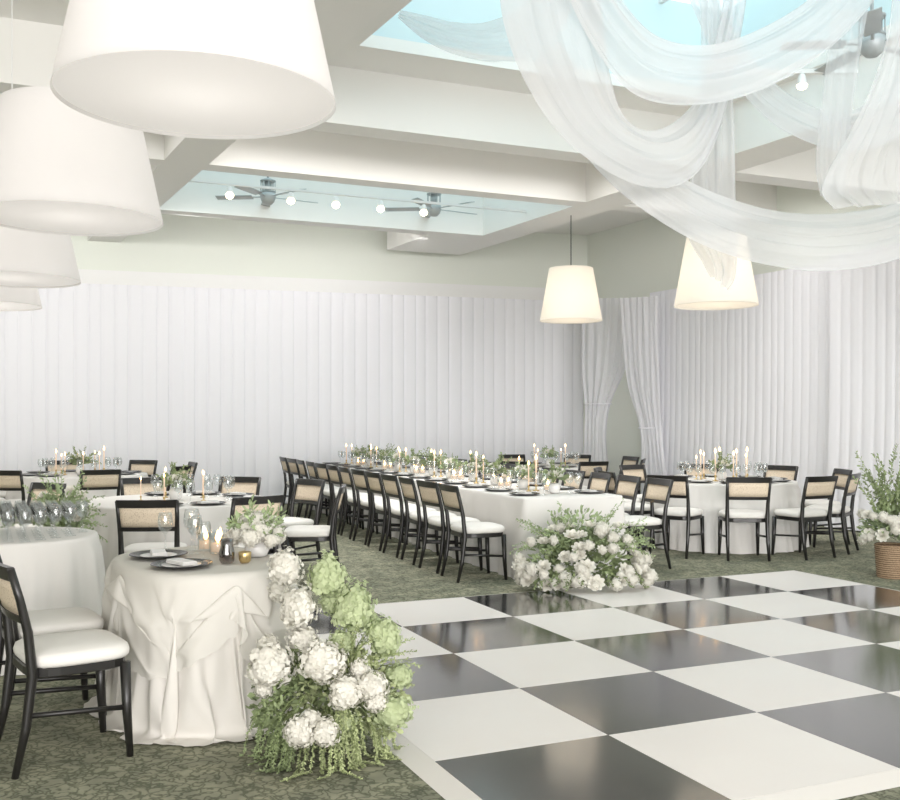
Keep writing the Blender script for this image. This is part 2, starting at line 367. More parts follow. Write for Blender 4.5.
# ribbons of fabric
def cr(pts,t):
    n=len(pts)-1; x=t*n; i=min(int(x),n-1); f=x-i
    p0=pts[max(i-1,0)]; p1=pts[i]; p2=pts[i+1]; p3=pts[min(i+2,n)]
    if i==0: p0=p1*2-p2
    if i==n-1: p3=p2*2-p1
    return .5*((2*p1)+(p2-p0)*f+(2*p0-5*p1+4*p2-p3)*f*f+(3*p1-p0-3*p2+p3)*f**3)
def ribbon(name,A,B,m,nf=6,amp=.04,nl=70,nw=44,seed=0,bulge=.0,parent=None,fine=.12):
    A=[P(*a) for a in A]; B=[P(*b_) for b_ in B]
    def fn(a,b_):
        p=cr(A,b_); q=cr(B,b_); w=(q-p)
        t=(cr(A,min(b_+.01,1))+cr(B,min(b_+.01,1))-cr(A,max(b_-.01,0))-cr(B,max(b_-.01,0)))
        nn=w.cross(t)
        if nn.length<1e-9: nn=Vector((0,-1,0))
        nn.normalize()
        if nn.y>0: nn=-nn
        if abs(nn.y)<.2: nn=Vector((0,-1,0))
        wl=w.length
        f=.6*math.sin(a*nf*2*PI+seed+1.6*math.sin(b_*3.2+seed))+1.1*noise.noise(Vector((a*nf*1.7,b_*2.4,seed*3.1)))+fine*2.2*noise.noise(Vector((a*nf*6.5,b_*3.0,seed*1.7)))
        return p+w*(a+.01*math.sin(a*nf*4*PI+b_*6))+nn*(amp*min(1,wl/.25)*f+bulge*math.sin(a*PI)*wl)
    return MB().grid(fn,nw,nl).build(name,M[m],parent)
CG='sheer fabric swags hanging from the ceiling'
def swag(label,A,B,m='swag',**kw):
    kw.setdefault('nw',110); o=ribbon('ceiling_swag',A,B,m,**kw); setp(o,label,'fabric swag',CG); return o
swag('widest white sheer swag falling from top centre and rising again behind the vertical tail',
 [(590,-70,6.0),(602,20,6.0),(610,80,6.1),(624,118,6.25),(650,132,6.5),(680,118,6.8),(703,85,7.1),(722,10,7.3),(730,-40,7.4)],
 [(495,-70,5.8),(503,20,5.8),(530,90,5.75),(575,150,5.85),(640,188,6.1),(690,180,6.5),(722,125,6.9),(742,30,7.2),(752,-40,7.3)],nf=3,amp=.027,bulge=.12,seed=1)
swag('lowest long white sheer swag sweeping right past the far pendant lamps',
 [(560,40,6.5),(596,95,6.5),(635,140,6.6),(680,176,6.8),(730,200,7.0),(785,214,7.3),(845,214,7.5),(905,198,7.7),(970,140,7.9),(1040,40,8.0)],
 [(535,60,6.4),(560,120,6.35),(605,178,6.4),(655,218,6.5),(710,248,6.7),(770,266,7.0),(830,272,7.2),(905,258,7.4),(985,210,7.6),(1060,90,7.8)],nf=3,amp=.027,bulge=.12,seed=2)
swag('upper white sheer swag arcing across the skylight near the top edge',
 [(560,-110,5.7),(600,-40,5.8),(625,5,6.0),(660,38,6.3),(710,46,6.5),(765,28,6.7),(815,-5,6.8),(850,-50,6.9),(870,-110,6.9)],
 [(520,-110,5.6),(560,-20,5.7),(592,45,5.9),(632,95,6.1),(690,107,6.3),(755,94,6.5),(820,57,6.7),(875,0,6.8),(915,-80,6.8)],nf=3,amp=.027,bulge=.12,seed=3)
swag('narrow white sheer tail hanging straight down in front of a pendant lamp',
 [(698,-30,7.5),(700,60,7.5),(696,130,7.45),(690,190,7.4),(690,235,7.4),(706,262,7.4),(712,276,7.4)],
 [(735,-30,7.5),(731,60,7.5),(733,130,7.5),(734,190,7.5),(737,240,7.5),(736,275,7.5),(728,290,7.45)],'swag_thin',nf=3,amp=.03,seed=4,nl=50)
swag('small white sheer swag looping behind the hanging tail toward the right',
 [(700,-30,8.2),(735,30,8.2),(765,72,8.2),(800,100,8.2),(840,112,8.2),(880,95,8.1),(915,50,8.0),(940,-40,8.0)],
 [(680,-20,8.1),(715,55,8.1),(745,95,8.1),(785,130,8.0),(840,150,8.0),(895,140,7.9),(940,90,7.8),(970,-20,7.8)],nf=3,amp=.02,bulge=.12,seed=5)
swag('loose white sheer fold hanging down at the right edge of the view',
 [(968,-60,6.6),(966,0,6.6),(962,60,6.6),(956,110,6.6),(952,150,6.6),(952,180,6.6),(956,206,6.6)],
 [(892,-60,6.4),(888,20,6.4),(872,80,6.35),(848,130,6.3),(826,168,6.3),(820,192,6.3),(834,208,6.3)],'swag_thin',nf=6,amp=.036,bulge=.05,seed=6,fine=.16)
swag('narrow white sheer strip hanging just left of the fold at the right edge',
 [(832,10,7.6),(826,60,7.6),(820,110,7.6),(816,160,7.6),(820,196,7.6)],
 [(868,10,7.6),(858,60,7.6),(852,110,7.6),(848,160,7.6),(842,200,7.6)],'swag_thin',nf=2,amp=.02,seed=8,nl=40)
swag('thin see-through swag left of the other swags under the skylight edge',
 [(400,10,8.4),(425,15,8.3),(455,22,8.1),(490,22,7.9),(530,0,7.7),(560,-60,7.6)],
 [(398,18,8.4),(425,40,8.3),(460,56,8.1),(500,62,7.9),(545,52,7.7),(590,-20,7.5)],'swag_thin',nf=3,amp=.02,seed=7,nl=40)
# tied back corner curtains
def curtain(label,A,B,seed):
    r=empty('tied_curtain',(0,0,0),0,label,'curtain','tied back curtains in the far right corner')
    ribbon('curtain_panel',A,B,'sheer2',nf=6,amp=.035,seed=seed,nw=90,parent=r,fine=.2)
    return r
r1=curtain('white curtain gathered to the left at the corner beside the back wall',
 [(583,298,18.0),(582,340,17.9),(582,375,17.9),(585,405,17.8),(585,432,17.8),(584,465,17.8),(582,502,17.8)],
 [(634,298,17.4),(632,335,17.4),(625,370,17.5),(611,403,17.7),(607,432,17.6),(609,465,17.6),(612,503,17.5)],3)
r2=curtain('white curtain gathered to the right at the corner beside the right wall',
 [(621,298,17.0),(624,340,17.0),(628,385,17.0),(639,428,16.9),(641,470,16.9),(640,505,16.9)],
 [(658,296,16.5),(658,340,16.5),(659,385,16.5),(661,428,16.6),(665,470,16.5),(668,508,16.4)],4)
for rr,(x,y,d,rad) in ((r1,(598,404,17.75,.24)),(r2,(650,428,16.75,.19))):
    p=P(x,y,d); MB().tube([(p.x+rad*math.cos(a*PI/8),p.y+rad*.6*math.sin(a*PI/8),p.z) for a in range(17)],.012,6).build('tieback',M['sheer'],rr)
# ---------------------------------------------------------------- pendant lamps
def make_lamp(smat,dm,R,r2_,h):
    r=empty('pendant_lamp',(0,0,0),0,'','lamp','large white drum pendant lamps')
    mb=MB(); mb.cap=False; mb.lathe([(R,0),(R*.5+r2_*.5,h*.5),(r2_,h)],72); mb.build('lamp_shade',M[smat],r)
    mb=MB(); mb.cap=False; mb.lathe([(0,.012),(R*.5,.012),(R-.006,.012)],72); mb.build('diffuser',M[dm],r)
    mb=MB(); mb.cap=False; mb.lathe([(.02,h-.02),(r2_-.003,h-.02)],40); mb.build('top_cap',M[smat],r)
    return r
def finish_lamp(r,loc,label,ztop,near):
    r.location=loc; r['label']=label
    MB().tube([(0,0,.53 if near else .73),(0,0,ztop-loc[2])],.004 if near else .007,8).build('rod',M['white' if near else 'dark'],r)
    MB().lathe([(.06,ztop-loc[2]-.03),(.06,ztop-loc[2])],20).build('canopy',M['white'],r)
l1=make_lamp('shade','diff',.45,.33,.56); l2=make_lamp('shade_far','shade_far',.45,.315,.76)
specs=[(198,101,3.26,'nearest and largest white pendant lamp, cut by the top edge',0),
(70,220,4.98,'second nearest white pendant lamp, hanging left below the largest',0),
(12,280,6.9,'third pendant lamp of the left row, cut by the left edge',0),
(-12,306,8.9,'farthest and lowest pendant lamp peeking in at the left edge',0),
(571,321,14.4,'small glowing pendant lamp on a thin rod before the back wall corner',1),
(716,306,10.9,'glowing pendant lamp partly hidden behind the fabric swags',1)]
for i,(x,y,d,lab,w) in enumerate(specs):
    src=(l1,l2)[w]; rr=src if i in (0,4) else None
    p=P(x,y,d)
    if rr is None:
        rr=src.copy(); COL.objects.link(rr)
        for ch in list(src.children):
            if ch.name.split('.')[0] in('lamp_shade','diffuser','top_cap'):
                c2=ch.copy(); COL.objects.link(c2); c2.parent=rr
    finish_lamp(rr,(p.x,p.y,p.z),lab,ZC,w==0)
    ld=bpy.data.lights.new('pendant_bulb_light','POINT'); ld.energy=(2.0,5.0)[w]; ld.color=((1,.95,.90),(1,.85,.66))[w]; ld.shadow_soft_size=.14
    lo=bpy.data.objects.new('pendant_bulb_light',ld); COL.objects.link(lo); lo.location=(p.x,p.y,p.z+(.26,.32)[w])
# ---------------------------------------------------------------- fans and track lights
def make_fan():
    r=empty('ceiling_fan',(0,0,0),0,'','ceiling fan','grey ceiling fans in the skylights')
    MB().lathe([(.0,-.12),(.05,-.12),(.09,-.08),(.11,-.02),(.11,.03),(.07,.06)],20).build('motor',M['metal'],r)
    mb=MB(); 
    for q in range(8):
        a=q*PI/4; mb.tube([(.10*math.cos(a),.10*math.sin(a),.05),(.10*math.cos(a),.10*math.sin(a),.2)],.006,5)
    mb.lathe([(.11,.05),(.11,.06)],16); mb.lathe([(.11,.2),(.11,.215),(.03,.25)],16); mb.lathe([(.05,.06),(.05,.2)],12)
    mb.build('motor_cage',M['metal'],r)
    MB().tube([(0,0,.2),(0,0,1.25)],.014,8).build('downrod',M['metal'],r)
    for q in range(5):
        a=q*2*PI/5+.25; mt=Matrix.Rotation(a,4,'Z')@Matrix.Rotation(.2,4,'X')
        mb=MB(); mb.box(.1,.24,-.015,.015,-.02,-.008,mt)
        mb.box(.22,.74,-.065,.065,-.018,-.008,mt); mb.build('blade',M['metal'],r,bevel=.004)
    return r
fp=Proto(make_fan())
for (x,y,d,lab) in ((268,196,14.0,'grey ceiling fan at the left of the far skylight'),(434,208,15.0,'grey ceiling fan at the right of the far skylight'),(872,42,8.3,'grey ceiling fan in the near skylight at top right')):
    fp.put(P(x,y,d),.3,lab)
tr=empty('track_light',(0,0,0),0,'white track of small spotlights crossing the far skylight','track light')
uvbox(MB(),2.97,7.98,13.18,13.22,4.56,4.59).build('rail',M['white'],tr,smooth=False)
for u in (3.6,4.42,5.05,5.7,6.35):
    q=W(u,13.2,4.56); s_=MB().lathe([(.018,-.02),(.03,-.03),(.045,-.09),(.045,-.095)],14,q).build('spot_head',M['white'],tr)
    MB().lathe([(0,-.19),(.045,-.165),(.058,-.13),(.04,-.105),(0,-.095)],14,q).build('bulb',M['bulb'],s_)
tr=empty('track_light',(0,0,0),0,'short spotlight track on the near skylight edge behind the swags','track light')
q=P(802,86,9.0)
MB().box(q.x-.5,q.x+.5,q.y-.02,q.y+.02,q.z+.11,q.z+.15).build('rail',M['white'],tr,smooth=False)
MB().tube([(q.x+.45,q.y,q.z+.15),(q.x+.45,q.y,ZC)],.008,6).build('rod',M['white'],tr)
s_=MB().lathe([(.018,.11),(.03,.1),(.045,.02),(.045,.01)],14,q).build('spot_head',M['white'],tr); MB().lathe([(0,-.04),(.04,-.02),(.05,.008),(0,.01)],12,q).build('bulb',M['bulb'],s_)
# ---------------------------------------------------------------- dance floor
DA=math.radians(24); DM=Matrix.Translation((.38,5.45,0))@Matrix.Rotation(DA,4,'Z')   # origin: L1/M3
ts=.88
df=empty('dance_floor',(0,0,0),0,'large black and white checkered dance floor with pale metal edging','dance floor')
for par,nm,mk in ((0,'white_tiles','tile_w'),(1,'black_tiles','tile_b')):
    mb=MB()
    for i in range(-1,5):
        for j in range(0,5):
            if (i+j)%2==par:
                x0=i*ts; y0=(3-j-1)*ts; mb.box(x0+.0015,x0+ts-.0015,y0+.0015,y0+ts-.0015,0,.022,DM)
    mb.build(nm,M[mk],df,smooth=False)
X0,X1,Y0,Y1=-ts,5*ts,-2*ts,3*ts; e=.11
mb=MB()
def ramp(a,b_,c_,d_): # inner a,b ; outer c,d
    bb=len(mb.v)
    for (x,y),z in ((a,.022),(b_,.022),(c_,.002),(d_,.002)): mb.v.append(DM@Vector((x,y,z)))
    mb.face([bb,bb+1,bb+2,bb+3])
ramp((X0,Y0),(X1,Y0),(X1+e,Y0-e),(X0-e,Y0-e)); ramp((X1,Y0),(X1,Y1),(X1+e,Y1+e),(X1+e,Y0-e)); ramp((X1,Y1),(X0,Y1),(X0-e,Y1+e),(X1+e,Y1+e)); ramp((X0,Y1),(X0,Y0),(X0-e,Y0-e),(X0-e,Y1+e))
mb.build('edge_ramp',M['ramp'],df,smooth=False)
# ---------------------------------------------------------------- chair
def make_chair():
    r=empty('dining_chair',(0,0,0),0,'','chair')
    def sq(u,R=(.225,.225),p=4.5):
        a=u*2*PI; c_,s_=math.cos(a),math.sin(a); k_=(abs(c_)**p+abs(s_)**p)**(-1/p); return R[0]*c_*k_,R[1]*s_*k_
    def cush(a,b_):
        lv=[(.05,.445),(.96,.44),(1.0,.452),(1.01,.47),(.985,.488),(.9,.5),(.5,.51),(.0,.512)]
        s_,z=lv[int(round(b_*7))]; x,y=sq(a,(.22,.232)); return (x*s_+.01,y*s_,z)
    MB().grid(cush,36,7,close=True).build('seat',M['cushion'],r)
    def fr(a,b_):
        lv=[(.0,.40),(.97,.40),(1,.405),(1,.438),(.97,.442),(0,.442)]
        s_,z=lv[int(round(b_*5))]; x,y=sq(a,(.215,.225)); return (x*s_,y*s_,z)
    MB().grid(fr,32,5,close=True).build('seat_frame',M['black'],r,smooth=False)
    for s_ in (-1,1):
        MB().tube([(.19,.2*s_,.42),(.197,.203*s_,.2),(.21,.208*s_,0)],[.025,.021,.015],8).build('leg',M['black'],r)
        MB().tube([(-.27,.212*s_,0),(-.225,.208*s_,.2),(-.2,.207*s_,.42),(-.218,.21*s_,.6),(-.25,.215*s_,.74),(-.288,.22*s_,.873)],[.015,.02,.023,.020,.018,.017],8).build('leg',M['black'],r)
        MB().tube([(-.215,.208*s_,.25),(.2,.205*s_,.22)],.012,6).build('stretcher',M['black'],r)
    def bx(z): return -.218-(z-.6)*.258
    def rail(z0,z1,th):
        mb=MB(); prof=[(-th,z0),(th,z0),(th,z1),(-th,z1)]
        def fn(a,b_):
            y=-.225+.45*b_; bow=-.02*(1-(y/.225)**2); dx,z=prof[int(round(a*4))%4]; return (bx(z)+bow+dx,y,z)
        mb.grid(fn,4,12,close=True); b0=0
        mb.face([0,1,2,3]); mb.face([48+3,48+2,48+1,48]); return mb.build('back_rail',M['black'],r,smooth=False)
    rail(.822,.882,.014); rail(.640,.672,.013)
    def cane(a,b_):
        y=-.208+.416*a; z=.670+.155*b_; return (bx(z)-.02*(1-(y/.215)**2),y,z)
    MB().grid(cane,12,3).build('cane_panel',M['cane'],r,solid=.006)
    return r
chair=Proto(make_chair())
def put_chair(x,y,a,label,group): return chair.put((x,y,0),a,label,group)
# ---------------------------------------------------------------- table cloths
def rrect(hx,hy,r,step=.04):
    pts=[]
    def seg(a,b_):
        n_=max(2,int((b_-a).length/step))
        for i in range(n_): pts.append(a.lerp(b_,i/n_))
    cs=[(hx-r,hy-r,0),(-hx+r,hy-r,PI/2),(-hx+r,-hy+r,PI),(hx-r,-hy+r,1.5*PI)]
    for q,(cx,cy,a0) in enumerate(cs):
        for i in range(6): a=a0+i*PI/2/6; pts.append(Vector((cx+r*math.cos(a),cy+r*math.sin(a))))
        a=a0+PI/2; e_=Vector((cx+r*math.cos(a),cy+r*math.sin(a))); nx=cs[(q+1)%4]; s_=Vector((nx[0]+r*math.cos(nx[2]),nx[1]+r*math.sin(nx[2]))); seg(e_,s_)
    return pts
def cloth_mb(pts,z=.76,flare=.08,amp=.035,wl=.26,seed=0,zb=.006):
    n=len(pts); per=0; arc=[0]
    for i in range(n): per+=(pts[(i+1)%n]-pts[i]).length; arc.append(per)
    nrm=[]
    for i in range(n):
        t=(pts[(i+1)%n]-pts[i-1]); nrm.append(Vector((t.y,-t.x)).normalized())
    kk=max(3,round(per/wl)); 
    def f(i,t):
        s_=arc[i]/per*2*PI; q=Vector((math.cos(s_)*kk*.35,math.sin(s_)*kk*.35,seed*5+t*.5)); q2=q*2.1
        return .9*math.sin(kk*s_+seed+1.6*noise.noise(q*.6))*(.6+.8*abs(noise.noise(q*.8)))+1.0*noise.noise(q2)
    lv=[(0,0,0),(.5,0,0),(.97,0,0),(1,0,.004),(1,.006,.02),(1,.01,.05)]+[(1,None,t) for t in (.13,.2,.28,.36,.45,.54,.63,.72,.81,.9,1)]
    H=z-zb
    def fn(a,b_):
        i=int(round(a*n))%n; s_,o_,t=lv[int(round(b_*(len(lv)-1)))]
        if o_ is None: d=flare*t+amp*(t**.7)*f(i,t)+.012; zz=z-H*t
        else: d=o_; zz=z-t
        p=pts[i]*s_+nrm[i]*d; return (p.x,p.y,zz)
    return MB().grid(fn,n,len(lv)-1,close=True),nrm
# table ware prototypes
def make_plate():
    r=empty('dinner_plate',(0,0,0),0,'','plate')
    MB().lathe([(0,0),(.09,0),(.13,.010),(.15,.016),(.149,.019),(.125,.012),(.09,.005),(0,.005)],32).build('charger',M['plate'],r)
    MB().lathe([(0,.006),(.07,.006),(.095,.010),(.094,.012),(.07,.009),(0,.009)],28).build('inner_plate',M['china'],r)
    return r
def make_napkin():
    mb=MB(); 
    for q in range(3): mb.box(-.04+q*.002,.04-q*.002,-.085,.085,.002+q*.006,.007+q*.006)
    o=mb.build('napkin',M['china'],smooth=False,bevel=.002); setp(o,'','napkin'); return o
def make_goblet():
    mb=MB(); mb.cap=False
    mb.lathe([(.001,0),(.034,.001),(.032,.004),(.006,.009),(.004,.02),(.004,.085),(.012,.095),(.034,.115),(.041,.145),(.038,.185),(.033,.205),(.031,.205),(.036,.185),(.038,.145),(.031,.118),(.004,.10)],20)
    o=mb.build('wine_glass',M['glass']); setp(o,'','wine glass'); return o
def make_taper(h=.25):
    r=empty('taper_candle',(0,0,0),0,'','candle')
    MB().lathe([(.028,0),(.028,.005),(.010,.010),(.006,.03),(.012,.042),(.012,.055),(.008,.057)],16).build('candle_holder',M['gold'],r)
    MB().lathe([(.0065,.05),(.007,h),(.003,h+.004)],12).build('candle_stick',M['wax'],r)
    MB().lathe([(.001,h+.006),(.006,h+.015),(.0095,h+.023),(.005,h+.041),(.0005,h+.055)],10).build('flame',M['flame'],r); return r
def make_votive():
    r=empty('votive_candle',(0,0,0),0,'','candle')
    mb=MB(); mb.cap=False; mb.lathe([(.001,0),(.03,0),(.036,.01),(.038,.085),(.035,.085),(.032,.01),(.001,.008)],18); mb.build('glass_cup',M['glass'],r)
    MB().lathe([(.030,.01),(.030,.045),(.001,.047)],14).build('wax',M['wax'],r)
    MB().lathe([(.001,.048),(.009,.058),(.012,.066),(.006,.086),(.0005,.100)],10).build('flame',M['flame'],r); return r
plate=Proto(make_plate()); napkin=Proto(make_napkin()); goblet=Proto(make_goblet()); taper=Proto(make_taper()); votive=Proto(make_votive())
# ---------------------------------------------------------------- flowers
def hyd_mesh(name,m,N=95,seed=1,lum=.5):
    rnd=random.Random(seed); mb=MB()
    def lump(n_): return 1+lum*(.32*noise.noise(n_*1.4+Vector((seed*4,0,0)))+.14*noise.noise(n_*3.6+Vector((0,seed*4,0))))
    def core(a,b_):
        ph=PI*b_; n_=Vector((math.sin(ph)*math.cos(a*2*PI),math.sin(ph)*math.sin(a*2*PI),math.cos(ph))); return n_*.82*lump(n_)
    mb.grid(core,16,10,close=True)
    for i in range(N):
        z=1-2*(i+.5)/N; rr=math.sqrt(1-z*z); a=i*2.39996+rnd.uniform(-.2,.2); nn=Vector((rr*math.cos(a),rr*math.sin(a),z)).normalized()
        t=nn.orthogonal().normalized(); t=Matrix.Rotation(rnd.uniform(0,6),3,nn)@t; bt=nn.cross(t); c_=nn*rnd.uniform(.84,1.06)*lump(nn); l=rnd.uniform(.12,.18)
        nn2=(nn+Vector((rnd.uniform(-.45,.45),rnd.uniform(-.45,.45),rnd.uniform(-.45,.45)))).normalized()
        t=(t-nn2*t.dot(nn2)).normalized(); bt=nn2.cross(t)
        for q in range(4):
            ang=q*PI/2; d=t*math.cos(ang)+bt*math.sin(ang); e_=t*math.cos(ang+PI/2)+bt*math.sin(ang+PI/2); b=len(mb.v)
            mb.v+=[c_,c_+d*l*.55+e_*l*.5+nn2*.03,c_+d*l*1.05+nn2*rnd.uniform(-.02,.05),c_+d*l*.55-e_*l*.5+nn2*.03]; mb.face([b,b+1,b+2,b+3])
    o=mb.build(name,M[m]); return o
def rose_mesh(name,m,seed=1):
    rnd=random.Random(seed); mb=MB()
    for ring,(np_,R,tilt,sz) in enumerate([(3,.15,.1,.55),(5,.32,.35,.62),(6,.55,.75,.7),(8,.78,1.1,.7)]):
        for q in range(np_):
            a=q*2*PI/np_+ring*.7+rnd.uniform(-.15,.15)
            def fn(u,v,a=a,R=R,tilt=tilt,sz=sz):
                w=(u-.5)*sz*1.3*math.sin(PI*(.25+.6*v)); h=v*sz*1.3; rad=R*.45+math.sin(tilt)*h+.12*v*v; zz=math.cos(tilt)*h-.25+.05*abs(u-.5); rad-= (u-.5)**2*.4
                return (rad*math.cos(a)-w*math.sin(a),rad*math.sin(a)+w*math.cos(a),zz)
            mb.grid(fn,4,3)
    return mb.build(name,M[m])
def proto_blob(o): me=o.data; bpy.data.objects.remove(o); return me
HW=[proto_blob(hyd_mesh('hydrangea_bloom','hyd',300,s_,1.3)) for s_ in (1,2,5,8)]
HG=[proto_blob(hyd_mesh('green_hydrangea_bloom','hydg',300,s_,1.5)) for s_ in (3,4,6)]
RW=[proto_blob(rose_mesh('rose_bloom','hyd',s_)) for s_ in (1,2)]
def bloom(me,p,r,parent,d=None,name='bloom',sq=1):
    o=bpy.data.objects.new(name,me); COL.objects.link(o); o.parent=parent; o.location=p; o.scale=(r*random.uniform(.88,1.2),r*random.uniform(.88,1.2),r*sq)
    d=Vector(d) if d else Vector((random.uniform(-.5,.5),-1,.6)); q=d.to_track_quat('Z','Y'); o.rotation_euler=q.to_euler(); return o
def mound(mb,c,R,n,l,w,low=0.0,shell=.45):
    for _ in range(n):
        d=Vector((random.gauss(0,1),random.gauss(0,1),random.gauss(0,1))).normalized()
        if d.z<low: d.z=abs(d.z)*.5
        k_=random.uniform(shell,1); p=Vector((c[0]+d.x*R[0]*k_,c[1]+d.y*R[1]*k_,max(.01,c[2]+d.z*R[2]*k_)))
        dd=d+Vector((random.uniform(-.7,.7),random.uniform(-.7,.7),random.uniform(-.5,.6)))
        if p.z<l and dd.z<0: dd.z=.1
        mb.leaf(p,dd,l*random.uniform(.6,1.2),w*random.uniform(.7,1.2))
def branch(lm,sm,p,d,L_,nl,l,w,droop=.4,r=.004,zmin=0.012):
    p=Vector(p); d=Vector(d).normalized(); pts=[p.copy()]; st=L_/8
    for i in range(8):
        d=(d+Vector((random.uniform(-.12,.12),random.uniform(-.12,.12),-droop/8*1.6))).normalized(); p=p+d*st
        if p.z<zmin: p.z=zmin; d.z=0.02
        pts.append(p.copy())
    sm.tube(pts,[r*(1-.7*i/8) for i in range(9)],4,cap=False)
    for i in range(nl):
        t=.2+.8*i/nl; x=t*8; j=min(int(x),7); q=pts[j].lerp(pts[j+1],x-j); dr=(pts[j+1]-pts[j]).normalized()
        sd=dr.cross(Vector((random.uniform(-1,1),random.uniform(-1,1),random.uniform(-1,1)))).normalized()*(1 if i%2 else -1)
        dd=(dr*.6+sd*.8)
        if q.z<l and dd.z<0: dd.z=.05
        lm.leaf(q,dd,l*random.uniform(.7,1.2)*(1-.3*t),w*(1-.3*t))
# small centrepieces
def make_center(seed,nb,tall):
    random.seed(seed); r=empty('floral_centerpiece',(0,0,0),0,'','flowers')
    MB().lathe([(.04,0),(.055,.02),(.06,.07),(.05,.10),(.045,.10)],16).build('vase',M['china'],r)
    lm=MB(); sm=MB()
    mound(lm,(0,0,.14),(.12,.15,.09),130,.055,.03,low=-.2)
    for _ in range(12): branch(lm,sm,(0,0,.12),(random.uniform(-.5,.5),random.uniform(-1,1),random.uniform(.3,1.5)),tall,16,.045,.022)
    lm.build('foliage',M['leaf' if seed%2 else 'leaf3'],r); sm.build('stems',M['stem'],r)
    for i in range(nb):
        a=i*2*PI/nb+random.uniform(-.3,.3); rr=random.uniform(.05,.11); bloom(random.choice(RW),(rr*.8*math.cos(a),rr*math.sin(a),.16+random.uniform(0,.08)),random.uniform(.035,.05),r,(math.cos(a)*.6,math.sin(a)*.6,.8))
    return r
CP=[Proto(make_center(s_,nb,t)) for s_,nb,t in ((11,4,.22),(12,5,.2),(13,3,.27))]
random.seed(21)
# ---------------------------------------------------------------- round tables
TZ=.76
def setting(x,y,a,grp,de,full=True,gd=.17):
    """a = direction from plate toward table centre"""
    plate.put((x,y,TZ+.002),a,'black plate '+de,'black plates, '+grp)
    if full: napkin.put((x,y,TZ+.0145),a,'white napkin on plate '+de,'napkins, '+grp)
    for s_,nm in ((-1,'left'),(1,'right')):
        gx=x+math.cos(a)*gd-math.sin(a)*.085*s_; gy=y+math.sin(a)*gd+math.cos(a)*.085*s_
        goblet.put((gx,gy,TZ+.002),0,'%s wine glass '%nm+de,'wine glasses, '+grp)
def round_table(cx,cy,r,desc,angles,cr_=None,full=True,seed=1,center=True,settings=True,ch_extra=.36,ncand=4,cs=(.85,1.2)):
    t=empty('round_table',(cx,cy,0),0,'banquet table under white cloth, '+desc,'table','round banquet tables')
    MB().lathe([(r-.02,.70),(r-.02,.745),(0,.745)],48).build('tabletop',M['ramp'],t)
    MB().lathe([(.25,0),(.25,.02),(.04,.06),(.04,.70)],16).build('pedestal',M['dark'],t)
    mb,_=cloth_mb(outline_ellipse(r,r,2,260),TZ,.09,.035,.28,seed); o=mb.build('tablecloth',M['cloth']); o.location=(cx,cy,0); setp(o,'white floor-length cloth of '+desc,'tablecloth','white cloths on round tables')
    R=cr_ or r+ch_extra
    items=[(cx+R*math.cos(math.radians(a)),cy+R*math.sin(math.radians(a)),math.radians(a)) for a in angles]
    near=sorted([q for q in items if q[1]<cy],key=lambda q:q[0]/q[1]); far=sorted([q for q in items if q[1]>=cy],key=lambda q:q[0]/q[1])
    for grp,nm in ((near,'near'),(far,'far')):
        for i,(x,y,a) in enumerate(grp):
            de='%s from left, %s side of %s'%(ORD[i],nm,desc)
            put_chair(x,y,a+PI+random.uniform(-.08,.08),'black chair '+de,'chairs at '+desc)
            if settings: setting(cx+(r-.2)*math.cos(a),cy+(r-.2)*math.sin(a),a+PI,desc,de,full)
    if center:
        random.choice(CP).put((cx,cy,TZ+.002),random.uniform(0,6),'green and white flower centrepiece on '+desc,'flower centrepieces')
        for i in range(ncand):
            a=i*2*PI/ncand+.4+seed
            taper.put((cx+.3*math.cos(a),cy+.3*math.sin(a),TZ+.002),0,'lit taper candle around the centrepiece of '+desc,'taper candles on '+desc,scale=random.uniform(*cs))
round_table(3.25,11.9,.85,'the right round table',[-128,-95,-62,-32,5,45,85,124,160,196],seed=1,ncand=9,cs=(.9,1.3))
round_table(1.55,15.5,.8,'the corner round table',[-115,-70,-20,20,65,110],full=False,seed=2)
round_table(-2.48,9.0,.85,'the mid-left round table',[-82,-50,4,44,80,118],seed=3,ncand=5,cs=(.65,.95))
round_table(-4.9,13.2,.85,'the far left round table',[-140,-105,-60,-15,30,75,120,165],full=False,seed=4,ncand=8)
round_table(-4.5,8.2,.8,'the edge-cut round table',[100,62],seed=5,ncand=3,cs=(.7,1.0))
# small side table at far left front
desc='the small round table beside the front chairs'
t=empty('round_table',(-2.76,6.3,0),0,'table under white cloth, '+desc,'table')
MB().lathe([(.46,.70),(.46,.745),(0,.745)],40).build('tabletop',M['ramp'],t); MB().lathe([(.2,0),(.2,.02),(.04,.06),(.04,.70)],16).build('pedestal',M['dark'],t)
mb,_=cloth_mb(outline_ellipse(.5,.5),TZ,.07,.03,.25,9); o=mb.build('tablecloth',M['cloth']); o.location=(-2.76,6.3,0); setp(o,'white cloth of '+desc,'tablecloth')
for i in range(8):
    for j in range(7):
        x=-.37+.10*i+(.05 if j%2 else 0); y=-.37+.105*j
        if x*x+y*y<.44**2:
            goblet.put((x-2.76,y+6.3,TZ+.002),0,'clear wine glass in the rows massed on the small left table','wine glasses massed on the small left table',scale=.95)
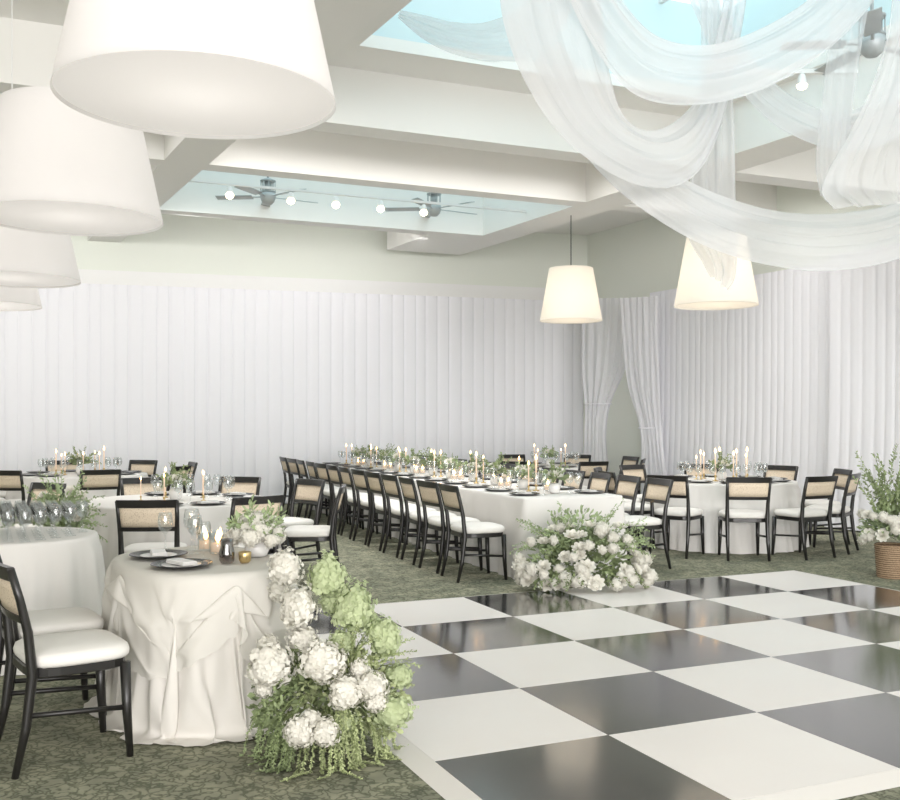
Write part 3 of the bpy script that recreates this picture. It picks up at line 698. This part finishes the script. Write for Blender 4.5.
# ---------------------------------------------------------------- long table
TA=math.radians(22); T=Vector((-math.sin(TA),math.cos(TA),0)); PP=Vector((math.cos(TA),math.sin(TA),0))
C0=Vector((.69,9.15,0)); TL,TW=7.7,1.05
cen=C0+T*TL/2+PP*TW/2
t=empty('long_table',cen,TA,'long banquet table running to the back wall under white cloth','table')
MB().box(-TW/2+.02,TW/2-.02,-TL/2+.02,TL/2-.02,.70,.745).build('tabletop',M['ramp'],t,smooth=False)
for x in (-.4,.4):
    for y in (-3.6,-1.2,1.2,3.6): MB().tube([(x,y,0),(x,y,.70)],.02,8).build('leg',M['dark'],t)
mb,_=cloth_mb(rrect(TW/2,TL/2,.04),TZ,.04,.02,.3,3); o=mb.build('tablecloth',M['cloth']); o.location=cen; o.rotation_euler=(0,0,TA); setp(o,'long white cloth covering the long banquet table','tablecloth')
NS=13
for side,nm in ((0,'left'),(1,'right')):
    for i in range(NS):
        s_=.36+i*(TL-.7)/(NS-1)
        base=C0+T*s_+(PP*(TW+.36) if side else PP*(-.33)); a=TA+(PI if side else 0)
        de='%s from near end, %s side of the long table'%(ORD[i],nm)
        put_chair(base.x,base.y,a+random.uniform(-.06,.06),'black cane-back chair '+de,'chairs along the %s side of the long table'%nm)
        q=C0+T*s_+PP*(TW-.17 if side else .17)
        setting(q.x,q.y,a,'the long table',de,i<8,.17)
for i in range(11):
    q=C0+T*(.45+i*.66)+PP*(TW/2+random.uniform(-.02,.02))
    CP[i%3].put((q.x,q.y,TZ+.002),TA+random.choice((0,PI))+random.uniform(-.15,.15),'leafy flower centrepiece, %s from the near end of the long table'%ORD[i],'flower centrepieces along the long table',scale=.97)
    for j,(dx,dy) in enumerate(((.33,-.1),(.3,.1),(.36,.0))):
        q2=C0+T*(.45+i*.66+dx)+PP*(TW/2+dy)
        pr,nm=(taper,'lit taper candle') if (i+j)%2==0 else (votive,'lit votive candle')
        pr.put((q2.x,q2.y,TZ+.002),0,'%s, %s beyond the %s centrepiece, long table'%(nm,('left','right','middle')[j],ORD[i]),'candles on the long table',scale=random.uniform(1.0,1.3))
# ---------------------------------------------------------------- small front table
NC=Vector((-1.30,5.18,0)); NA=math.radians(32)
t=empty('sweetheart_table',NC,NA,'small oblong table under the gathered ivory cloth in front','table')
MB().box(-.29,.29,-.45,.45,.70,.743).build('tabletop',M['ramp'],t,smooth=False,bevel=.01)
for x in (-.2,.2):
    for y in (-.34,.34): MB().tube([(x,y,0),(x,y,.70)],.018,8).build('leg',M['dark'],t)
cl=empty('tablecloth',NC,NA,'ivory chiffon cloth swagged and puddled on the small front table','tablecloth')
if SIM:
    for me,nm,mk in ((SIM[0],'cloth_skirt','chiffon'),(SIM[1],'sheer_overlay','sheerover')):
        me.materials.clear(); me.materials.append(M[mk])
        for pl in me.polygons: pl.use_smooth=True; pl.material_index=0
        for v in me.vertices: v.co.z=max(v.co.z,.004)
        o=bpy.data.objects.new(nm,me); COL.objects.link(o); o.parent=cl
        q=o.modifiers.new('sm','SMOOTH'); q.factor=.5; q.iterations=4
        q=o.modifiers.new('s','SUBSURF'); q.levels=1; q.render_levels=1
else:
    mb,_=cloth_mb(outline_ellipse(SRX,SRY,SPW,300),TZ,.08,.03,.16,4); mb.build('cloth_skirt',M['chiffon'],cl)
# wares on it
def onN(x,y,z=0): 
    v=Matrix.Rotation(NA,3,'Z')@Vector((x,y,0)); return Vector((NC.x+v.x,NC.y+v.y,TZ+.012+z))
q=onN(-.17,-.24); plate.put(q,NA,'black plate nearest the viewer on the small front table','black plates on the small front table')
q=onN(-.17,.16); plate.put(q,NA,'black plate farther back on the small front table','black plates on the small front table')
q=onN(-.17,-.24,.0125); napkin.put(q,NA+.2,'folded white napkin on the nearest plate of the small front table','napkins on the small front table')
q=onN(-.17,.16,.0125); napkin.put(q,NA-.2,'folded white napkin on the farther plate of the small front table','napkins on the small front table')
for i,(x,y,sc_) in enumerate(((.03,.18,1.0),(.06,.33,1.1),(-.06,.42,1.0),(.0,-.06,.95))):
    goblet.put(onN(x,y),0,'clear wine glass, %s from the back of the small front table'%ORD[(2,1,0,3)[i]],'wine glasses on the small front table',scale=sc_)
for i,(x,y,s_) in enumerate(((.12,.27,1.2),(.13,.10,1.3),(.24,.38,1.1))):
    votive.put(onN(x,y),0,'lit votive candle, %s from the left on the small front table'%ORD[i],'votive candles on the small front table',scale=s_)
mb=MB(); mb.cap=False; mb.lathe([(.001,0),(.03,0),(.038,.015),(.04,.05),(.03,.09),(.034,.12),(.031,.12),(.027,.09),(.036,.05),(.001,.01)],20)
o=mb.build('smoked_tumbler',M['smoke']); o.location=onN(.06,-.24); setp(o,'smoky dark glass cup on the small front table','glass')
o=MB().lathe([(.02,0),(.03,.01),(.033,.05),(.03,.055),(.001,.05)],16).build('gold_cup',M['gold']); o.location=onN(.14,-.28); setp(o,'small gold cup beside the flowers on the small front table','cup')
random.seed(31)
ar=empty('flower_posy',onN(.28,-.08),0,'low white flower posy at the right of the small front table','flowers')
MB().lathe([(.05,0),(.065,.03),(.06,.08),(.05,.08)],18).build('vase',M['china'],ar)
lm=MB(); sm=MB(); mound(lm,(0,0,.13),(.12,.11,.1),160,.06,.03,low=-.2)
for _ in range(12): branch(lm,sm,(0,0,.12),(random.uniform(-.8,1),random.uniform(-1,1),1),.20,12,.05,.02,.3)
lm.build('foliage',M['leaf3'],ar); sm.build('stems',M['stem'],ar)
for i in range(20):
    a=i*2.4; rr=.04+.005*i; bloom(random.choice(RW+HW),(rr*math.cos(a),rr*math.sin(a),.2-.006*i),random.uniform(.036,.048),ar,(math.cos(a)*.6,math.sin(a)*.6,.8))
# two front chairs
put_chair(-1.71,4.47,math.radians(35),'nearest black cane-back chair, at the left of the small front table','chairs at the small front table')
put_chair(-2.01,5.02,math.radians(32),'black cane-back chair tucked behind the nearest one','chairs at the small front table')
# ---------------------------------------------------------------- big floor arrangements
random.seed(41)
base=Vector((-.58,4.45,0)); ar=empty('floor_floral_arrangement',base,0,'large white and lime hydrangea arrangement on the carpet before the small front table','flowers')
lm=MB(); l2m=MB(); sm=MB()
mound(lm,(-.04,.06,.22),(.29,.16,.26),900,.048,.03,low=-.8)
mound(l2m,(.12,.02,.24),(.27,.16,.26),1100,.034,.022,low=-.8)
for _ in range(24):
    a=random.uniform(0,2*PI); branch(lm,sm,(-.02,.05,.3),(math.cos(a),math.sin(a)*.7,random.uniform(-.3,1)),random.uniform(.22,.34),24,.036,.02,.8)
for _ in range(46): branch(l2m,sm,(.10,.05,.30),(random.uniform(-.7,1.1),random.uniform(-.4,.3),random.uniform(-.2,1.1)),random.uniform(.2,.40),40,.024,.012,.6)
lm.build('foliage',M['leaf'],ar); l2m.build('light_foliage',M['leaf2'],ar)
tm=MB(); tg=MB()
for i in range(75):
    a=random.uniform(PI*.95,PI*2.05); p=Vector((.22*math.cos(a)*random.uniform(.4,1.0)+.02,.16*math.sin(a)*random.uniform(.6,1.1),random.uniform(.10,.32)))
    d=Vector((math.cos(a)*.8,math.sin(a)*.6,.1)); branch(tg if math.cos(a)<-.3 else tm,sm,p,d,random.uniform(.22,.42),90,.017,.009,2.8,r=.0025)
tm.build('trailing_tendrils',M['leaf2'],ar); tg.build('trailing_fern',M['leaf'],ar); sm.build('stems',M['stem'],ar)
whites=[(285,568,20,4.65),(297,608,22,4.5),(303,640,15,4.5),(270,664,21,4.35),(322,662,22,4.3),(346,692,18,4.25),(372,686,17,4.3),(299,732,18,4.15),(325,732,15,4.15),(264,686,12,4.35),(360,670,12,4.35),(280,590,14,4.75),(376,702,12,4.3),(268,644,11,4.5),(312,720,10,4.2)]
greens=[(329,578,21,4.6),(354,610,23,4.5),(384,638,19,4.5),(342,642,14,4.45),(393,712,18,4.35),(334,604,14,4.6),(399,676,13,4.45),(370,622,13,4.6),(345,722,11,4.3),(254,672,9,4.45)]
for L_,ms,nm in ((whites,HW,'white_hydrangea_bloom'),(greens,HG,'green_hydrangea_bloom')):
    for (x,y,r,d) in L_:
        p=P(x,y,d)-base; bloom(random.choice(ms),p,r*d/F*.92,ar,(p.x+random.uniform(-.5,.5),-.6,.5+random.uniform(-.4,.4)),nm,.85)
# arrangement at the end of the long table
random.seed(42)
base=Vector((1.16,8.68,0)); ar=empty('floor_floral_arrangement',base,0,'mounded white rose and green foliage arrangement at the near end of the long table','flowers')
lm=MB(); l2m=MB(); sm=MB()
mound(lm,(0,.05,.2),(.48,.24,.32),900,.07,.035,low=-.6); mound(l2m,(-.05,.06,.38),(.36,.20,.32),900,.055,.028,low=0)
for _ in range(54):
    a=random.uniform(0,2*PI); branch(l2m,sm,(.25*math.cos(a),.04+.06*math.sin(a),.33),(math.cos(a)*.9,math.sin(a)*.2-.25,random.uniform(.3,1.9)),random.uniform(.25,.54),28,.038,.018,.6)
for _ in range(24):
    a=random.uniform(PI,2*PI); branch(lm,sm,(.32*math.cos(a),.17*math.sin(a),.2),(math.cos(a),math.sin(a)*.5,.3),random.uniform(.2,.34),18,.045,.025,1.2)
lm.build('foliage',M['leaf'],ar); l2m.build('light_foliage',M['leaf3'],ar); sm.build('stems',M['stem'],ar)
for i in range(80):
    a=random.uniform(PI*.95,PI*2.05); ph=random.uniform(0,1)**2.1; R=Vector((.55,.31,.50)); p=Vector((R.x*math.cos(a)*math.cos(ph*1.3)+random.uniform(-.05,.05),.02+R.y*math.sin(a)*math.cos(ph*1.3),.07+R.z*math.sin(ph*1.3)+random.uniform(0,.06)))
    bloom(random.choice(RW+HW[:2]),p,random.uniform(.034,.058),ar,(p.x+random.uniform(-.3,.3),p.y-.4,.35+ph),'white_bloom')
# tall arrangement between left tables
random.seed(43)
base=Vector((-2.84,7.28,0)); ar=empty('pedestal_floral_arrangement',base,0,'airy green foliage arrangement rising behind the small left table','flowers')
MB().lathe([(.12,0),(.12,.02),(.03,.05),(.03,.5),(.09,.6),(.1,.66),(.08,.66)],20).build('pedestal_vase',M['china'],ar)
lm=MB(); sm=MB(); mound(lm,(0,0,.74),(.18,.16,.24),420,.05,.028,low=-.8)
for _ in range(60):
    a=random.uniform(0,2*PI); branch(lm,sm,(0,0,.65),(math.cos(a)*.7,math.sin(a)*.4,random.uniform(-.3,2.6)),random.uniform(.26,.50),24,.04,.02,.7)
lm.build('foliage',M['leaf3'],ar); sm.build('stems',M['stem'],ar)
for i in range(14):
    a=random.uniform(0,2*PI); bloom(random.choice(RW),(.18*math.cos(a),.16*math.sin(a),.74+random.uniform(-.15,.25)),.035,ar)
# basket plant at right
random.seed(44)
base=Vector((4.16,9.38,0)); ar=empty('basket_floral_arrangement',base,0,'brown wicker basket with white flowers and tall leafy branches at right edge','flowers')
bk=MB(); bk.cap=False
prof=[(.13,0)]+[(.13+.02*i/18+(.007 if i%2 else 0),.015+.30*i/18) for i in range(19)]+[(.135,.31),(.12,.2),(.001,.05)]
bk.lathe(prof,36); bk.build('basket',M['basket'],ar)
lm=MB(); sm=MB(); l2m=MB(); mound(lm,(0,0,.46),(.28,.23,.2),700,.065,.036,low=-.5)
for _ in range(36): branch(l2m,sm,(random.uniform(-.08,.08),random.uniform(-.08,.08),.4),(random.uniform(-.4,.4),random.uniform(-.4,.4),1),random.uniform(.45,.88),36,.055,.028,.15)
lm.build('foliage',M['leaf3'],ar); l2m.build('leafy_branches',M['leaf'],ar); sm.build('stems',M['stem'],ar)
for i in range(32):
    a=random.uniform(PI*.8,PI*2.2); p=Vector((.26*math.cos(a),.23*math.sin(a),.46+random.uniform(-.12,.2))); bloom(random.choice(RW+HW[:2]),p,random.uniform(.036,.054),ar,(p.x,p.y-.2,.3),'white_bloom')
# ---------------------------------------------------------------- lights, world, camera
w=bpy.data.worlds.new('World'); sc.world=w; w.use_nodes=True; bg=w.node_tree.nodes['Background']; bg.inputs['Color'].default_value=(1,.97,.955,1); bg.inputs['Strength'].default_value=2.6
def area(name,loc,rot,sx,sy,e,c,spread=None):
    ld=bpy.data.lights.new(name,'AREA'); ld.shape='RECTANGLE'; ld.size=sx; ld.size_y=sy; ld.energy=e; ld.color=c
    if spread: ld.spread=math.radians(spread)
    o=bpy.data.objects.new(name,ld); COL.objects.link(o); o.location=loc; o.rotation_euler=rot; return o
area('window_light',(4,-22,3.0),(math.radians(90),0,math.radians(-2)),30,8,6000,(1,.975,.965))  # added soft fill far behind the camera, no window modelled there
p=W(2.5,-1.3,4.9); area('ceiling_light_front',p,(0,0,TH),14,4.5,112,(1,.97,.955))  # added overhead fill out of view, brightens floor and near tables
p=W(5.3,10.8,4.95); area('ceiling_light_coffer_middle',p,(0,0,TU),4.8,1.3,95,(1,.97,.955),110)  # added fill hidden between the beams, lifts the mid-room floor
p=W(-1.8,10.8,4.95); area('ceiling_light_coffer_left',p,(0,0,TU),8.0,1.3,110,(1,.97,.955),110)  # same added fill, left bay; no fixture there
p=W(9.95,10.8,4.95); area('ceiling_light_coffer_right',p,(0,0,TU),2.2,1.3,24,(1,.97,.955),90)  # same added fill, right bay; no fixture there
def wash(name,p,dirv,length,e,h=.25,spread=130):
    o=area(name,p,(0,0,0),length,h,e,(1,.98,.975),spread); d=Vector(dirv).normalized()
    x=d.cross(Vector((0,0,1))).normalized(); y=(-d).cross(x).normalized()
    m=Matrix((x,y,-d)).transposed(); o.rotation_euler=m.to_euler(); return o
va=W(0,1); ua=W(1,0)
wash('beam_wash_left',W(-1.8,12.1,4.36),va+Vector((0,0,-.05)),8.0,100,.12,150)  # added strip facing away from camera, brightens the back wall
wash('beam_wash_middle',W(5.3,14.86,4.36),va+Vector((0,0,-.35)),4.0,15,.12,150)  # added strip behind the skylight lip, evens out the back wall
wash('cove_light_right',W(8.7,10.5,4.7),ua+Vector((0,0,-.5)),6.5,7,.25,160)  # added strip behind the right beam, brightens the right wall; no cove
cd=bpy.data.cameras.new('Camera'); cam=bpy.data.objects.new('Camera',cd); COL.objects.link(cam); cam.location=(0,0,HC); cam.rotation_euler=(PI/2,0,0)
cd.sensor_width=36; cd.lens=36*F/900; cd.shift_y=18/900; cd.clip_end=200; sc.camera=cam
sc.view_settings.view_transform='Standard'; sc.view_settings.exposure=0.03
